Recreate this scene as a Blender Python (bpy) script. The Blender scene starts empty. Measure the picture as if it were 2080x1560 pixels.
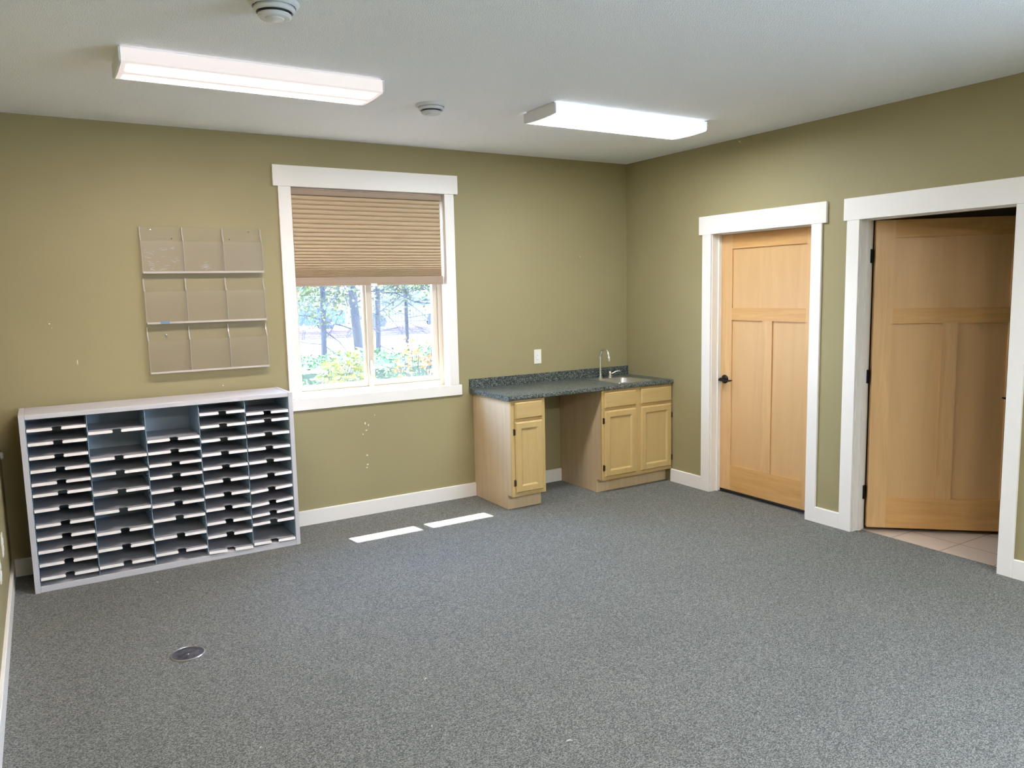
import bpy, bmesh, math, random
from mathutils import Vector, Matrix

S = bpy.context.scene
COL = S.collection
random.seed(7)
PI = math.pi

# ------------------------------------------------------------------ camera
cd = bpy.data.cameras.new('camera'); cam = bpy.data.objects.new('camera', cd); COL.objects.link(cam)
cd.sensor_width = 36.0; cd.lens = 27.198; cd.clip_start = .02; cd.clip_end = 300
R_, U_, F_ = (Vector((0.85313242, -0.52122306, -0.02217207)), Vector((0.08146972, 0.09112922, 0.99250096)),
              Vector((0.51529386, 0.8485411, -0.12020919)))
M = Matrix.Identity(4)
for i in range(3):
    M[i][0], M[i][1], M[i][2] = R_[i], U_[i], -F_[i]
M.translation = Vector((-4.70839, -5.65407, 1.72028))
cam.matrix_world = M
S.camera = cam

# ------------------------------------------------------------------ view, world, sun
S.view_settings.view_transform = 'Standard'; S.view_settings.look = 'None'
S.view_settings.gamma = 1; S.view_settings.use_curve_mapping = False
S.view_settings.exposure = 2.93
FIX = 20.5           # ceiling fixtures
REAR = 40.0  # added, unseen rear fixtures for fill
w = bpy.data.worlds.new('sky'); S.world = w; w.use_nodes = True
wn = w.node_tree; wn.nodes.clear()
wo = wn.nodes.new('ShaderNodeOutputWorld'); wb = wn.nodes.new('ShaderNodeBackground')
wr = wn.nodes.new('ShaderNodeValToRGB'); wt = wn.nodes.new('ShaderNodeTexCoord'); ws = wn.nodes.new('ShaderNodeSeparateXYZ')
wr.color_ramp.elements[0].color = (.66, .82, 1, 1); wr.color_ramp.elements[1].color = (.28, .50, 1, 1)
wr.color_ramp.elements[1].position = .7
wn.links.new(wt.outputs['Generated'], ws.inputs[0]); wn.links.new(ws.outputs['Z'], wr.inputs[0])
wn.links.new(wr.outputs[0], wb.inputs[0]); wb.inputs[1].default_value = 4.0
wn.links.new(wb.outputs[0], wo.inputs[0])
sd = bpy.data.lights.new('sun', 'SUN'); sun = bpy.data.objects.new('sun', sd); COL.objects.link(sun)
sd.energy = 9.5; sd.angle = math.radians(.53); sd.color = (1, .96, .88)
sun.rotation_euler = Vector((0.155, -1, -1.99)).to_track_quat('-Z', 'Y').to_euler()
pd = bpy.data.lights.new('window_portal', 'AREA'); po = bpy.data.objects.new('window_portal', pd); COL.objects.link(po)
pd.shape = 'RECTANGLE'; pd.size = 1.1; pd.size_y = .78; pd.cycles.is_portal = True
po.location = (-2.5, .17, 1.37); po.rotation_euler = (-PI/2, 0, 0)
pd2 = bpy.data.lights.new('window_portal', 'AREA'); po2 = bpy.data.objects.new('window_portal', pd2); COL.objects.link(po2)  # portal for the added fill window
pd2.shape = 'RECTANGLE'; pd2.size = 1.8; pd2.size_y = 2.2; pd2.cycles.is_portal = True
po2.location = (.15, -6.6, 1.65); po2.rotation_euler = (0, PI/2, 0)
S.cycles.max_bounces = 12; S.cycles.diffuse_bounces = 7; S.cycles.transparent_max_bounces = 24
S.cycles.sample_clamp_indirect = 6.0
S.cycles.use_denoising = True
S.cycles.caustics_reflective = False; S.cycles.caustics_refractive = False

# ------------------------------------------------------------------ materials
def mat(name, col, rough=.5, metal=0, spec=.5, **kw):
    m = bpy.data.materials.new(name); m.use_nodes = True
    b = m.node_tree.nodes['Principled BSDF']
    b.inputs['Base Color'].default_value = (*col, 1); b.inputs['Roughness'].default_value = rough
    b.inputs['Metallic'].default_value = metal; b.inputs['Specular IOR Level'].default_value = spec
    for k, v in kw.items(): b.inputs[k].default_value = v
    return m
def N(m, t): return m.node_tree.nodes.new(t)
def L(m, a, b): m.node_tree.links.new(a, b)
def bsdf(m): return m.node_tree.nodes['Principled BSDF']
def tex(m, scale=(1,1,1), kind='ShaderNodeTexNoise', rot=(0,0,0), **kw):
    c = N(m, 'ShaderNodeTexCoord'); mp = N(m, 'ShaderNodeMapping'); t = N(m, kind)
    mp.inputs['Scale'].default_value = scale; mp.inputs['Rotation'].default_value = rot
    L(m, c.outputs['Object'], mp.inputs[0]); L(m, mp.outputs[0], t.inputs['Vector'])
    for k, v in kw.items(): t.inputs[k].default_value = v
    return t
def ramp(m, src, stops):
    r = N(m, 'ShaderNodeValToRGB'); e = r.color_ramp.elements
    while len(e) < len(stops): e.new(.5)
    for i, (p, c) in enumerate(stops): e[i].position = p; e[i].color = (*c, 1)
    L(m, src, r.inputs[0]); return r
def bump(m, src, strength, dist=.002):
    b = N(m, 'ShaderNodeBump'); b.inputs['Strength'].default_value = strength; b.inputs['Distance'].default_value = dist
    L(m, src, b.inputs['Height']); L(m, b.outputs[0], bsdf(m).inputs['Normal']); return b
def tint(c, f): return tuple(min(1, x*f) for x in c)

OL = (.325, .278, .146)
m_wall = mat('olive_wall_paint', OL, .55, spec=.3)
t = tex(m_wall, (1.3,1.3,1.3), Scale=1, Detail=2); L(m_wall, ramp(m_wall, t.outputs['Fac'], [(.3, tint(OL,.96)), (.7, tint(OL,1.04))]).outputs[0], bsdf(m_wall).inputs[0])
t = tex(m_wall, (1,1,1), Scale=260, Detail=2); bump(m_wall, t.outputs['Fac'], .12, .001)
m_ceil = mat('textured_ceiling_paint', (.89,.925,.97), .9, spec=.1)
t = tex(m_ceil, (1,1,1), Scale=170, Detail=2, Roughness=.5)
r = ramp(m_ceil, t.outputs['Fac'], [(.42,(0,0,0)), (.6,(1,1,1))]); bump(m_ceil, r.outputs[0], .5, .0028)
m_trim = mat('white_trim_paint', (.82,.785,.745), .35)
m_almond = mat('almond_vinyl', (.58,.50,.39), .4)

def wood(name, dark, light, axis, rough=.44, fine=1.0):
    m = mat(name, light, rough)
    sc = {'z': (9, 9, .7), 'x': (.7, 9, 9), 'y': (9, .7, 9)}[axis]
    t = tex(m, sc, Scale=2.2*fine, Detail=6, Roughness=.6, Distortion=.8)
    t2 = tex(m, tuple(s*(9 if s > 1 else 2) for s in sc), Scale=3, Detail=3)
    mx = N(m, 'ShaderNodeMath'); mx.operation = 'MULTIPLY_ADD'; mx.inputs[1].default_value = .35
    L(m, t2.outputs['Fac'], mx.inputs[0]); L(m, t.outputs['Fac'], mx.inputs[2])
    L(m, ramp(m, mx.outputs[0], [(.42, dark), (.88, light)]).outputs[0], bsdf(m).inputs[0])
    return m
mp_d, mp_l = (.57,.34,.145), (.70,.44,.205)
m_doorv = wood('maple_vertical', mp_d, mp_l, 'z')
m_doorh = wood('maple_horizontal', (.54,.29,.095), (.66,.385,.145), 'y')
m_doorhx = wood('maple_cross_grain', (.60,.345,.13), (.72,.445,.19), 'y')
m_doorp = wood('maple_panel', (.59,.36,.16), (.66,.41,.188), 'z', fine=.6)
m_cab = wood('honey_cabinet_maple', (.50,.345,.138), (.565,.40,.168), 'z', .38)
m_cabh = wood('honey_cabinet_drawer', (.50,.345,.138), (.565,.40,.168), 'x', .38)
m_cabs = wood('pale_cabinet_side', (.56,.415,.25), (.66,.505,.32), 'z', .45)

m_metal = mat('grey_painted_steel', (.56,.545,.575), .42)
t = tex(m_metal, (1,1,1), Scale=900, Detail=1); bump(m_metal, t.outputs['Fac'], .05, .0005)
m_back = mat('shade_tinted_sorter_back', (.33,.40,.48), .45)  # bluish shade inside the sorter is put into this colour
m_inner = mat('shade_tinted_inner_steel', (.36,.50,.64), .4)  # grey steel with the cells' bluish shade tinted in
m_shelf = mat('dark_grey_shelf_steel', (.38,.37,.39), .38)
m_lip = mat('putty_shelf_lip', (.80,.76,.73), .4)
m_chrome = mat('chrome', (.82,.84,.86), .08, 1)
m_steel = mat('brushed_stainless', (.62,.62,.62), .28, 1)
m_bronze = mat('oil_rubbed_bronze', (.012,.010,.009), .35, .6)
m_hinge = mat('antique_hinge', (.10,.075,.05), .35, .8)
m_black = mat('black_gap', (.01,.01,.01), .8)
m_plate = mat('ivory_wall_plate', (.80,.78,.70), .35)
m_platew = mat('white_plastic', (.80,.80,.79), .35)
m_slot = mat('dark_plate_mark', (.12,.12,.12), .5)  # dark grey for the small marks on the wall plate
m_vent = mat('grey_white_vent', (.62,.64,.66), .3)
m_dark = mat('vent_gap_shade', (.03,.03,.035), .6)  # near black stands in for shade in the vent's air gaps
m_pan = mat('fixture_white_metal', (.72,.73,.74), .4)
m_chip = mat('white_paint_chip', (.78,.75,.66), .7)
m_lint = mat('pale_lint', (.72,.70,.66), .9)
m_blue = mat('blue_sticker', (.10,.22,.42), .5)
m_gapshade = mat('door_gap_shade', (.015,.015,.015), .6)  # black stands in for the shade under the closed door

# carpet
m_car = mat('grey_green_loop_carpet', (.14,.15,.145), .72, spec=.35, **{'Sheen Weight': .15, 'Sheen Roughness': .4})
v = tex(m_car, (1,1.35,1), 'ShaderNodeTexVoronoi', (0,0,math.radians(14)), Scale=235, Randomness=.8)
n1 = tex(m_car, (1,1,1), Scale=330, Detail=3, Roughness=.8)
n2 = tex(m_car, (1,1,1), Scale=2.0, Detail=3)
cm = N(m_car, 'ShaderNodeMix'); cm.data_type = 'RGBA'; cm.blend_type = 'MULTIPLY'; cm.inputs[0].default_value = 1
sx = N(m_car, 'ShaderNodeSeparateColor'); L(m_car, v.outputs['Color'], sx.inputs[0])
ad = N(m_car, 'ShaderNodeMath'); ad.operation = 'MULTIPLY_ADD'; ad.inputs[1].default_value = .55
L(m_car, sx.outputs[0], ad.inputs[0])
ad2 = N(m_car, 'ShaderNodeMath'); ad2.operation = 'MULTIPLY'; ad2.inputs[1].default_value = .62
L(m_car, n1.outputs['Fac'], ad2.inputs[0]); L(m_car, ad2.outputs[0], ad.inputs[2])
r1 = ramp(m_car, ad.outputs[0], [(.27,(.016,.018,.015)), (.53,(.094,.097,.086)), (.84,(.33,.328,.285))])
r2 = ramp(m_car, n2.outputs['Fac'], [(.3,(.93,.93,.93)), (.7,(1.0,1.0,1.0))])
L(m_car, r1.outputs[0], cm.inputs[6]); L(m_car, r2.outputs[0], cm.inputs[7]); L(m_car, cm.outputs[2], bsdf(m_car).inputs[0])
vr = ramp(m_car, v.outputs['Distance'], [(0,(1,1,1)), (.7,(0,0,0))]); bump(m_car, vr.outputs[0], .8, .005)

# laminate counter
m_lam = mat('speckled_green_laminate', (.08,.10,.10), .3)
v = tex(m_lam, (1,1,1), 'ShaderNodeTexVoronoi', Scale=160, Randomness=1)
n1 = tex(m_lam, (1,1,1), Scale=130, Detail=4, Roughness=.75)
sc_ = N(m_lam, 'ShaderNodeSeparateColor'); L(m_lam, v.outputs['Color'], sc_.inputs[0])
ma = N(m_lam, 'ShaderNodeMath'); ma.operation = 'ADD'; L(m_lam, sc_.outputs[0], ma.inputs[0]); L(m_lam, n1.outputs['Fac'], ma.inputs[1])
mb_ = N(m_lam, 'ShaderNodeMath'); mb_.operation = 'MULTIPLY'; mb_.inputs[1].default_value = .55; L(m_lam, ma.outputs[0], mb_.inputs[0])
L(m_lam, ramp(m_lam, mb_.outputs[0], [(.3,(.010,.013,.014)), (.5,(.035,.045,.043)), (.65,(.095,.115,.105)), (.82,(.25,.27,.24))]).outputs[0], bsdf(m_lam).inputs[0])

# beige tile with grout, laid diagonally
m_tile = mat('beige_floor_tile', (.50,.40,.32), .3)
br = tex(m_tile, (1,1,1), 'ShaderNodeTexBrick', (0,0,math.radians(0)))
br.offset = 0; br.inputs['Scale'].default_value = 1; br.inputs['Brick Width'].default_value = .33; br.inputs['Row Height'].default_value = .33
br.inputs['Mortar Size'].default_value = .004; br.inputs['Color1'].default_value = (.50,.41,.335,1); br.inputs['Color2'].default_value = (.54,.44,.36,1)
br.inputs['Mortar'].default_value = (.22,.17,.14,1); L(m_tile, br.outputs[0], bsdf(m_tile).inputs[0])

# pleated shade fabric
m_shade = mat('tan_shade_fabric', (.53,.405,.27), .85, spec=.1)
m_shader = mat('tan_shade_rail', (.35,.25,.175), .5)

def clearish(name, tintc, trans, gloss=.12, rough=.06, haze=.1, hazec=(.8,.78,.76), fres=.28):
    m = bpy.data.materials.new(name); m.use_nodes = True; nt = m.node_tree; nt.nodes.clear()
    o = N(m, 'ShaderNodeOutputMaterial'); tr = N(m, 'ShaderNodeBsdfTransparent'); tr.inputs[0].default_value = (*tintc, 1)
    gl = N(m, 'ShaderNodeBsdfGlossy'); gl.inputs['Roughness'].default_value = rough
    df = N(m, 'ShaderNodeBsdfDiffuse'); df.inputs[0].default_value = (*hazec, 1)
    m1 = N(m, 'ShaderNodeMixShader'); m1.inputs[0].default_value = haze; L(m, tr.outputs[0], m1.inputs[1]); L(m, df.outputs[0], m1.inputs[2])
    fr = N(m, 'ShaderNodeLayerWeight'); fr.inputs[0].default_value = .25
    fm = N(m, 'ShaderNodeMath'); fm.operation = 'MULTIPLY_ADD'; fm.inputs[1].default_value = fres; fm.inputs[2].default_value = gloss*.25; L(m, fr.outputs['Fresnel'], fm.inputs[0])
    m2 = N(m, 'ShaderNodeMixShader'); L(m, fm.outputs[0], m2.inputs[0]); L(m, m1.outputs[0], m2.inputs[1]); L(m, gl.outputs[0], m2.inputs[2])
    L(m, m2.outputs[0], o.inputs[0]); return m
m_acr = clearish('clear_acrylic', (.985,.978,.982), 1, .03, .25, .022, (.85,.76,.74))
m_acre = clearish('acrylic_edge', (.9,.88,.88), 1, .2, .1, .38, (.92,.87,.82))
m_glass = clearish('window_glass', (.97,.98,.99), 1, .01, .01, .07, (.75,.85,.95), fres=.03)  # bluish glare over the outside view is mixed in as diffuse haze
m_film = clearish('loose_wrap', (.99,.99,.99), 1, .12, .1, .5, (.9,.88,.85))

def lens(name, col, tube, base, half, ytube):
    """acrylic lens lit by the two tubes behind it; local x runs along the tubes"""
    m = mat(name, (.55,.54,.54), .4, spec=.2)
    c = N(m, 'ShaderNodeTexCoord'); s = N(m, 'ShaderNodeSeparateXYZ'); L(m, c.outputs['Object'], s.inputs[0])
    def op(o, a, b=None, c_=None):
        q = N(m, 'ShaderNodeMath'); q.operation = o
        for i, x in enumerate((a, b, c_)):
            if x is None: continue
            if isinstance(x, (int, float)): q.inputs[i].default_value = x
            else: L(m, x, q.inputs[i])
        return q.outputs[0]
    ay = op('ABSOLUTE', s.outputs['Y']); d = op('ABSOLUTE', op('SUBTRACT', ay, ytube))
    g = op('MAXIMUM', op('SUBTRACT', 1, op('DIVIDE', d, ytube*.86)), 0); g = op('POWER', g, 2.4)
    ax = op('ABSOLUTE', s.outputs['X']); e = op('MINIMUM', op('MAXIMUM', op('DIVIDE', op('SUBTRACT', half, ax), .06), 0), 1)
    st = op('ADD', op('MULTIPLY', op('MULTIPLY', g, e), tube), base)
    b = bsdf(m); b.inputs['Emission Color'].default_value = (*col, 1); L(m, st, b.inputs['Emission Strength'])
    return m

# exterior
m_bark = mat('grey_bark', (.13,.125,.13), .9)
t = tex(m_bark, (6,6,1), Scale=6, Detail=4); L(m_bark, ramp(m_bark, t.outputs['Fac'], [(.3,(.016,.017,.022)), (.7,(.030,.030,.035))]).outputs[0], bsdf(m_bark).inputs[0])
def leafm(name, a, b):
    m = mat(name, a, .6); t = tex(m, (1,1,1), Scale=14, Detail=1)
    L(m, ramp(m, t.outputs['Fac'], [(.35, a), (.65, b)]).outputs[0], bsdf(m).inputs[0]); return m
m_hedge = leafm('hedge_leaves', (.020,.072,.004), (.060,.135,.012))
m_lime = leafm('lime_leaves', (.10,.15,.008), (.26,.24,.02))
m_orange = leafm('orange_leaves', (.28,.11,.015), (.36,.20,.03))
m_tleaf = leafm('tree_leaves', (.035,.065,.012), (.13,.14,.02))
m_mulch = mat('brown_mulch', (.20,.15,.12), .95)
t = tex(m_mulch, (1,1,1), Scale=25, Detail=5); L(m_mulch, ramp(m_mulch, t.outputs['Fac'], [(.3,(.03,.026,.026)), (.7,(.12,.095,.085))]).outputs[0], bsdf(m_mulch).inputs[0])
m_conc = mat('pale_concrete', (.17,.155,.16), .9)
m_brick = mat('red_brick', (.36,.17,.14), .85)
br = tex(m_brick, (1,1,1), 'ShaderNodeTexBrick', (PI/2,0,0)); br.inputs['Scale'].default_value = 3
br.inputs['Color1'].default_value = (.095,.055,.058,1); br.inputs['Color2'].default_value = (.08,.045,.05,1); br.inputs['Mortar'].default_value = (.16,.13,.13,1)
L(m_brick, br.outputs[0], bsdf(m_brick).inputs[0])
m_fence = mat('black_iron', (.03,.03,.035), .5)
m_carw = mat('white_car_paint', (.2,.2,.21), .3); m_carb = mat('blue_car_paint', (.015,.05,.14), .3)
m_carg = mat('car_glass', (.03,.05,.08), .1); m_tire = mat('tyre', (.02,.02,.02), .8)
m_stucco = mat('exterior_siding', (.45,.42,.36), .8)

# ------------------------------------------------------------------ mesh helpers
ORG = {}
class MB:
    def __init__(s): s.v = []; s.f = []; s.m = []
    def add(s, vs, fs, mi=0):
        o = len(s.v); s.v += [tuple(x) for x in vs]; s.f += [tuple(i+o for i in f) for f in fs]; s.m += [mi]*len(fs); return s
    def box(s, x0, x1, y0, y1, z0, z1, mi=0):
        x0, x1 = sorted((x0,x1)); y0, y1 = sorted((y0,y1)); z0, z1 = sorted((z0,z1))
        return s.add([(x0,y0,z0),(x1,y0,z0),(x1,y1,z0),(x0,y1,z0),(x0,y0,z1),(x1,y0,z1),(x1,y1,z1),(x0,y1,z1)],
                     [(3,2,1,0),(4,5,6,7),(0,1,5,4),(1,2,6,5),(2,3,7,6),(3,0,4,7)], mi)
    def prism(s, pts, a, b, axis='x', mi=0):
        """closed polygon pts (2-D) extruded from a to b along axis"""
        def P(p, t):
            return {'x': (t,p[0],p[1]), 'y': (p[0],t,p[1]), 'z': (p[0],p[1],t)}[axis]
        n = len(pts); ar = sum(pts[i][0]*pts[(i+1)%n][1]-pts[(i+1)%n][0]*pts[i][1] for i in range(n))
        if (ar < 0) != (axis == 'y'): pts = pts[::-1]
        vs = [P(p,a) for p in pts] + [P(p,b) for p in pts]
        fs = [tuple(range(n))[::-1], tuple(range(n, 2*n))] + [(i,(i+1)%n,n+(i+1)%n,n+i) for i in range(n)]
        return s.add(vs, fs, mi)
    def tube(s, pts, r, k=12, mi=0, cap=True):
        pts = [Vector(p) for p in pts]; rs = r if isinstance(r, (list,tuple)) else [r]*len(pts)
        vs = []; n = len(pts); d0 = (pts[1]-pts[0]).normalized()
        u = d0.orthogonal().normalized()
        for i, p in enumerate(pts):
            d = (pts[min(i+1,n-1)]-pts[max(i-1,0)]).normalized()
            u = (u - d*u.dot(d)).normalized(); w_ = d.cross(u)
            vs += [p + (u*math.cos(2*PI*j/k) + w_*math.sin(2*PI*j/k))*rs[i] for j in range(k)]
        fs = [(i*k+j, i*k+(j+1)%k, (i+1)*k+(j+1)%k, (i+1)*k+j) for i in range(n-1) for j in range(k)]
        if cap: fs += [tuple(range(k))[::-1], tuple(range((n-1)*k, n*k))]
        return s.add(vs, fs, mi)
    def lathe(s, prof, c, k=40, mi=0, axis='z'):
        vs = []; fs = []
        for r, h in prof:
            for j in range(k):
                a = 2*PI*j/k; x, y = r*math.cos(a), r*math.sin(a)
                vs.append({'z': (c[0]+x, c[1]+y, c[2]+h), 'x': (c[0]+h, c[1]+x, c[2]+y), 'y': (c[0]+x, c[1]+h, c[2]+y)}[axis])
        n = len(prof)
        fs = [(i*k+j, i*k+(j+1)%k, (i+1)*k+(j+1)%k, (i+1)*k+j) for i in range(n-1) for j in range(k)]
        fs += [tuple(range(k))[::-1], tuple(range((n-1)*k, n*k))]
        return s.add(vs, fs, mi)
def empty(name, loc, parent=None):
    o = bpy.data.objects.new(name, None); COL.objects.link(o); o.empty_display_size = .1
    o.location = loc; ORG[o] = Vector(loc); return o
def build(name, mb, mats, parent=None, bevel=0, smooth=False, solid=0, origin=None):
    og = ORG[parent] if parent else Vector(origin or (0,0,0))
    me = bpy.data.meshes.new(name)
    me.from_pydata([Vector(v)-og for v in mb.v], [], mb.f)
    for m in (mats if isinstance(mats, (list,tuple)) else [mats]): me.materials.append(m)
    me.polygons.foreach_set('material_index', mb.m)
    bm = bmesh.new(); bm.from_mesh(me); bmesh.ops.recalc_face_normals(bm, faces=bm.faces); bm.to_mesh(me); bm.free()
    if smooth: me.polygons.foreach_set('use_smooth', [True]*len(me.polygons))
    me.update()
    o = bpy.data.objects.new(name, me); COL.objects.link(o); ORG[o] = og
    if parent: o.parent = parent
    else: o.location = og
    if solid:
        q = o.modifiers.new('solid', 'SOLIDIFY'); q.thickness = solid; q.offset = 0
    if bevel:
        q = o.modifiers.new('bevel', 'BEVEL'); q.width = bevel; q.segments = 2; q.limit_method = 'ANGLE'; q.angle_limit = math.radians(40)
        q.harden_normals = False
    if smooth:
        me.set_sharp_from_angle(angle=math.radians(38))
    return o
def tag(o, label, cat, group=None):
    o['label'] = label; o['category'] = cat
    if group: o['group'] = group
    return o
def struct(o): o['kind'] = 'structure'; return o

# ------------------------------------------------------------------ room shell
XL, CZ, YF = -4.975, 2.842, -8.0
b = MB(); b.box(XL-.15, .0, YF-.15, .0, -.12, 0)
for y0, y1 in ((-1.08,-2.036), (-2.413,-3.37)): b.box(0, .10, y0, y1, -.12, 0)
struct(build('floor', b, m_car))
b = MB(); b.box(XL-.15, .16, YF-.15, .15, CZ, CZ+.15); struct(build('ceiling', b, m_ceil))
# back wall with window opening
WX0, WX1, WZ0, WZ1 = -3.115, -1.86, .93, 2.51
b = MB(); b.box(XL-.15, WX0, 0, .15, -.12, CZ); b.box(WX1, .13, 0, .15, -.12, CZ)
b.box(WX0, WX1, 0, .15, -.12, WZ0); b.box(WX0, WX1, 0, .15, WZ1, CZ)
wall_back = struct(build('wall_back', b, [m_wall, m_stucco]))
chips = MB()
for x, z, w_, h_ in ((-4.653,1.576,.004,.004),(-4.642,1.55,.002,.002),(-4.518,1.324,.002,.019),(-3.643,1.103,.004,.004),(-2.614,.722,.005,.010),
                     (-2.588,.705,.003,.010),(-2.607,.667,.007,.005),(-2.635,.639,.005,.004),(-2.609,.470,.008,.005),(-2.608,.396,.007,.006),
                     (-2.615,.373,.006,.004),(-.535,2.007,.003,.003),(-2.534,.779,.003,.004)):
    chips.prism([(x+w_*math.cos(a)*(1+.25*math.sin(3*a)), z+h_*math.sin(a)) for a in [2*PI*i/8 for i in range(8)]], -.0006, 0, 'y')
c_ = build('paint_chip', chips, m_chip, wall_back); c_['kind'] = 'stuff'
# right wall with two door openings
D1a, D1b, D2a, D2b, DZ = -1.08, -2.036, -2.413, -3.37, 2.14
b = MB(); J = .018
b.box(0, .13, 0, D1a+J, -.12, CZ); b.box(0, .13, D1b-J, D2a+J, -.12, CZ); b.box(0, .13, D2b-J, -5.5, -.12, CZ); b.box(0, .13, -7.7, YF-.15, -.12, CZ)
b.box(0, .13, -5.5, -7.7, -.12, .75); b.box(0, .13, -5.5, -7.7, 2.55, CZ)  # sill and head around the added fill window
b.box(0, .13, D1a+J, D1b-J, DZ+J, CZ); b.box(0, .13, D2a+J, D2b-J, DZ+J, CZ)
wall_right = struct(build('wall_right', b, m_wall))
chips = MB(); chips.prism([(-1.351+.006*math.cos(a), 2.816+.005*math.sin(a)) for a in [2*PI*i/7 for i in range(7)]], -.0006, 0, 'x')
chips.prism([(-1.362+.003*math.cos(a), 2.806+.003*math.sin(a)) for a in [2*PI*i/7 for i in range(7)]], -.0006, 0, 'x')
build('paint_chip', chips, m_chip, wall_right)
b = MB(); b.box(XL-.15, XL, YF-.15, 0, -.12, CZ); struct(build('wall_left', b, m_wall))
b = MB(); b.box(XL, 0, YF-.15, YF, 0, CZ); struct(build('wall_front', b, m_wall))
# baseboards
HB, TB = .1125, .015
def bbprof(): return [(0,0),(TB,0),(TB,HB-.004),(TB-.003,HB),(0,HB)]
b = MB(); p = [(-u,z) for u,z in bbprof()]
b.prism(p, XL+TB, -1.661, 'x'); b.prism(p, -1.348, -.780, 'x'); struct(build('baseboard_back', b, m_trim))
def bbx(b, y0, y1, x=0, sgn=-1): b.prism([(x+sgn*u, z) for u,z in bbprof()], y0, y1, 'y')
b = MB(); bbx(b, -.61, -.981); bbx(b, -2.118, -2.323); bbx(b, -3.461, YF); struct(build('baseboard_right', b, m_trim))
b = MB(); bbx(b, 0, YF, XL, 1); struct(build('baseboard_left', b, m_trim))

# ------------------------------------------------------------------ doors
def casing_y(root, ya, yb, yh0, yh1):
    """ya>yb inner edges of side casings, yh0/yh1 head ends"""
    T = .018
    b = MB(); b.box(-T, 0, ya, ya+.0935, 0, 2.1346); build('side_casing', b, m_trim, root, .0025)
    b = MB(); b.box(-T, 0, yb, yb-.0855, 0, 2.1346); build('side_casing', b, m_trim, root, .0025)
    b = MB(); b.box(-T-.002, 0, yh0, yh1, 2.1346, 2.2809); build('head_casing', b, m_trim, root, .0025)
def jamb(root, y0, y1, stopx):
    J = .018
    b = MB(); b.box(0, .13, y0, y0+J, 0, DZ); b.box(0, .13, y1-J, y1, 0, DZ); b.box(0, .13, y0+J, y1-J, DZ, DZ+J)
    b.box(stopx-.035, stopx, y0-.012, y0, 0, DZ-.012); b.box(stopx-.035, stopx, y1, y1+.012, 0, DZ-.012); b.box(stopx-.035, stopx, y0, y1, DZ-.012, DZ)
    build('door_jamb', b, m_trim, root, .0015)
def leaf(root, W, flip=False, dark_gap=False):
    """door leaf in local frame: local u = distance from hinge/left edge along -y, x thickness 0..0.044, built at root origin"""
    ox, oy, oz = ORG[root]; z0, z1 = .026, 2.127; T = .042; r = .012
    s = .120; c0, c1 = .43, .527; zb, zm0, zm1, zt = .240, 1.440, 1.540, 2.012
    b = MB()
    def bx(u0, u1, za, zb_, d, mi): b.box(ox+d, ox+T-d, oy-u0, oy-u1, oz+za, oz+zb_, mi)
    bx(0, s, z0, z1, 0, 0); bx(W-s, W, z0, z1, 0, 0)
    bx(s, W-s, zt, z1, .0002, 1); bx(s, W-s, zm0, zm1, .0002, 1); bx(s, W-s, z0, zb, .0002, 1)
    bx(c0, c1, zb, zm0, .0002, 0)
    bx(s, W-s, zm1, zt, r, 2); bx(s, c0, zb, zm0, r, 2); bx(c1, W-s, zb, zm0, r, 2)
    lf = build('door_leaf', b, [m_doorv, m_doorh, m_doorp], root)
    if dark_gap:
        b = MB(); b.box(ox+.006, ox+T-.006, oy-.005, oy-W+.005, oz+.010, oz+z0); build('door_gap_shade', b, m_gapshade, root)  # dark strip filling the shaded gap below the leaf
    return lf
def lever(root, u, z, side=-1, reach=-1, x0=0):
    ox, oy, oz = ORG[root]; X = ox+x0; Y = oy-u; Z = oz+z
    b = MB(); b.lathe([(.0,0),(.036,0),(.036,side*.006),(.030,side*.012),(.016,side*.016),(.0155,side*.05),(.0,side*.052)], (X,Y,Z), 32, 0, 'x')
    h = build('door_handle', b, m_bronze, root, smooth=True)
    b = MB(); pts = []
    for i in range(9):
        q = i/8; pts.append((X+side*(.052-.018*q*q), Y+reach*(.118*q-.012), Z-.006*math.sin(q*PI)))
    b.tube(pts, [.013,.0125,.0105,.009,.0085,.008,.0075,.007,.005], 14)
    build('lever', b, m_bronze, h, smooth=True)
# door 1, closed, handle at its left (far) edge
d1 = struct(empty('door_1', (.098, -1.082, 0)))
casing_y(d1, -1.0745, -2.0325, -.944, -2.1535); jamb(d1, D1a, D1b, .097)
leaf(d1, .952, dark_gap=True); lever(d1, .054, .952)
b = MB(); b.box(.07, .13, D1a, D1b, 0, .006); build('threshold', b, m_steel, d1)
# door 2, open 47.5 degrees into the hall
A2 = math.radians(47.5)
d2 = struct(empty('door_2', (0, -2.413, 0)))
casing_y(d2, -2.4075, -3.375, -2.2885, -3.53); jamb(d2, D2a, D2b, .088)
hg = empty('open_leaf', (0,0,0)); hg.parent = d2; ORG[hg] = Vector((0,0,0))
hg.location = Vector((.104, -2.452, 0)) - ORG[d2]; hg.rotation_euler = (0, 0, A2)
leaf(hg, .952)
lever(hg, .905, .945, reach=1)
for ch in list(hg.children):
    ch.parent = d2; ch.location = hg.location; ch.rotation_euler = hg.rotation_euler
bpy.data.objects.remove(hg)
# hinges, black
for z in (.27, 1.08, 1.895):
    b = MB(); b.tube([(.120,-2.4215,z-.045),(.120,-2.4215,z+.045)], .0065, 12)
    b.box(.089, .118, -2.4135, -2.4165, z-.045, z+.045); b.box(.088, .100, -2.4165, -2.436, z-.045, z+.045)
    build('hinge', b, m_bronze, d2, smooth=True)
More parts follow.
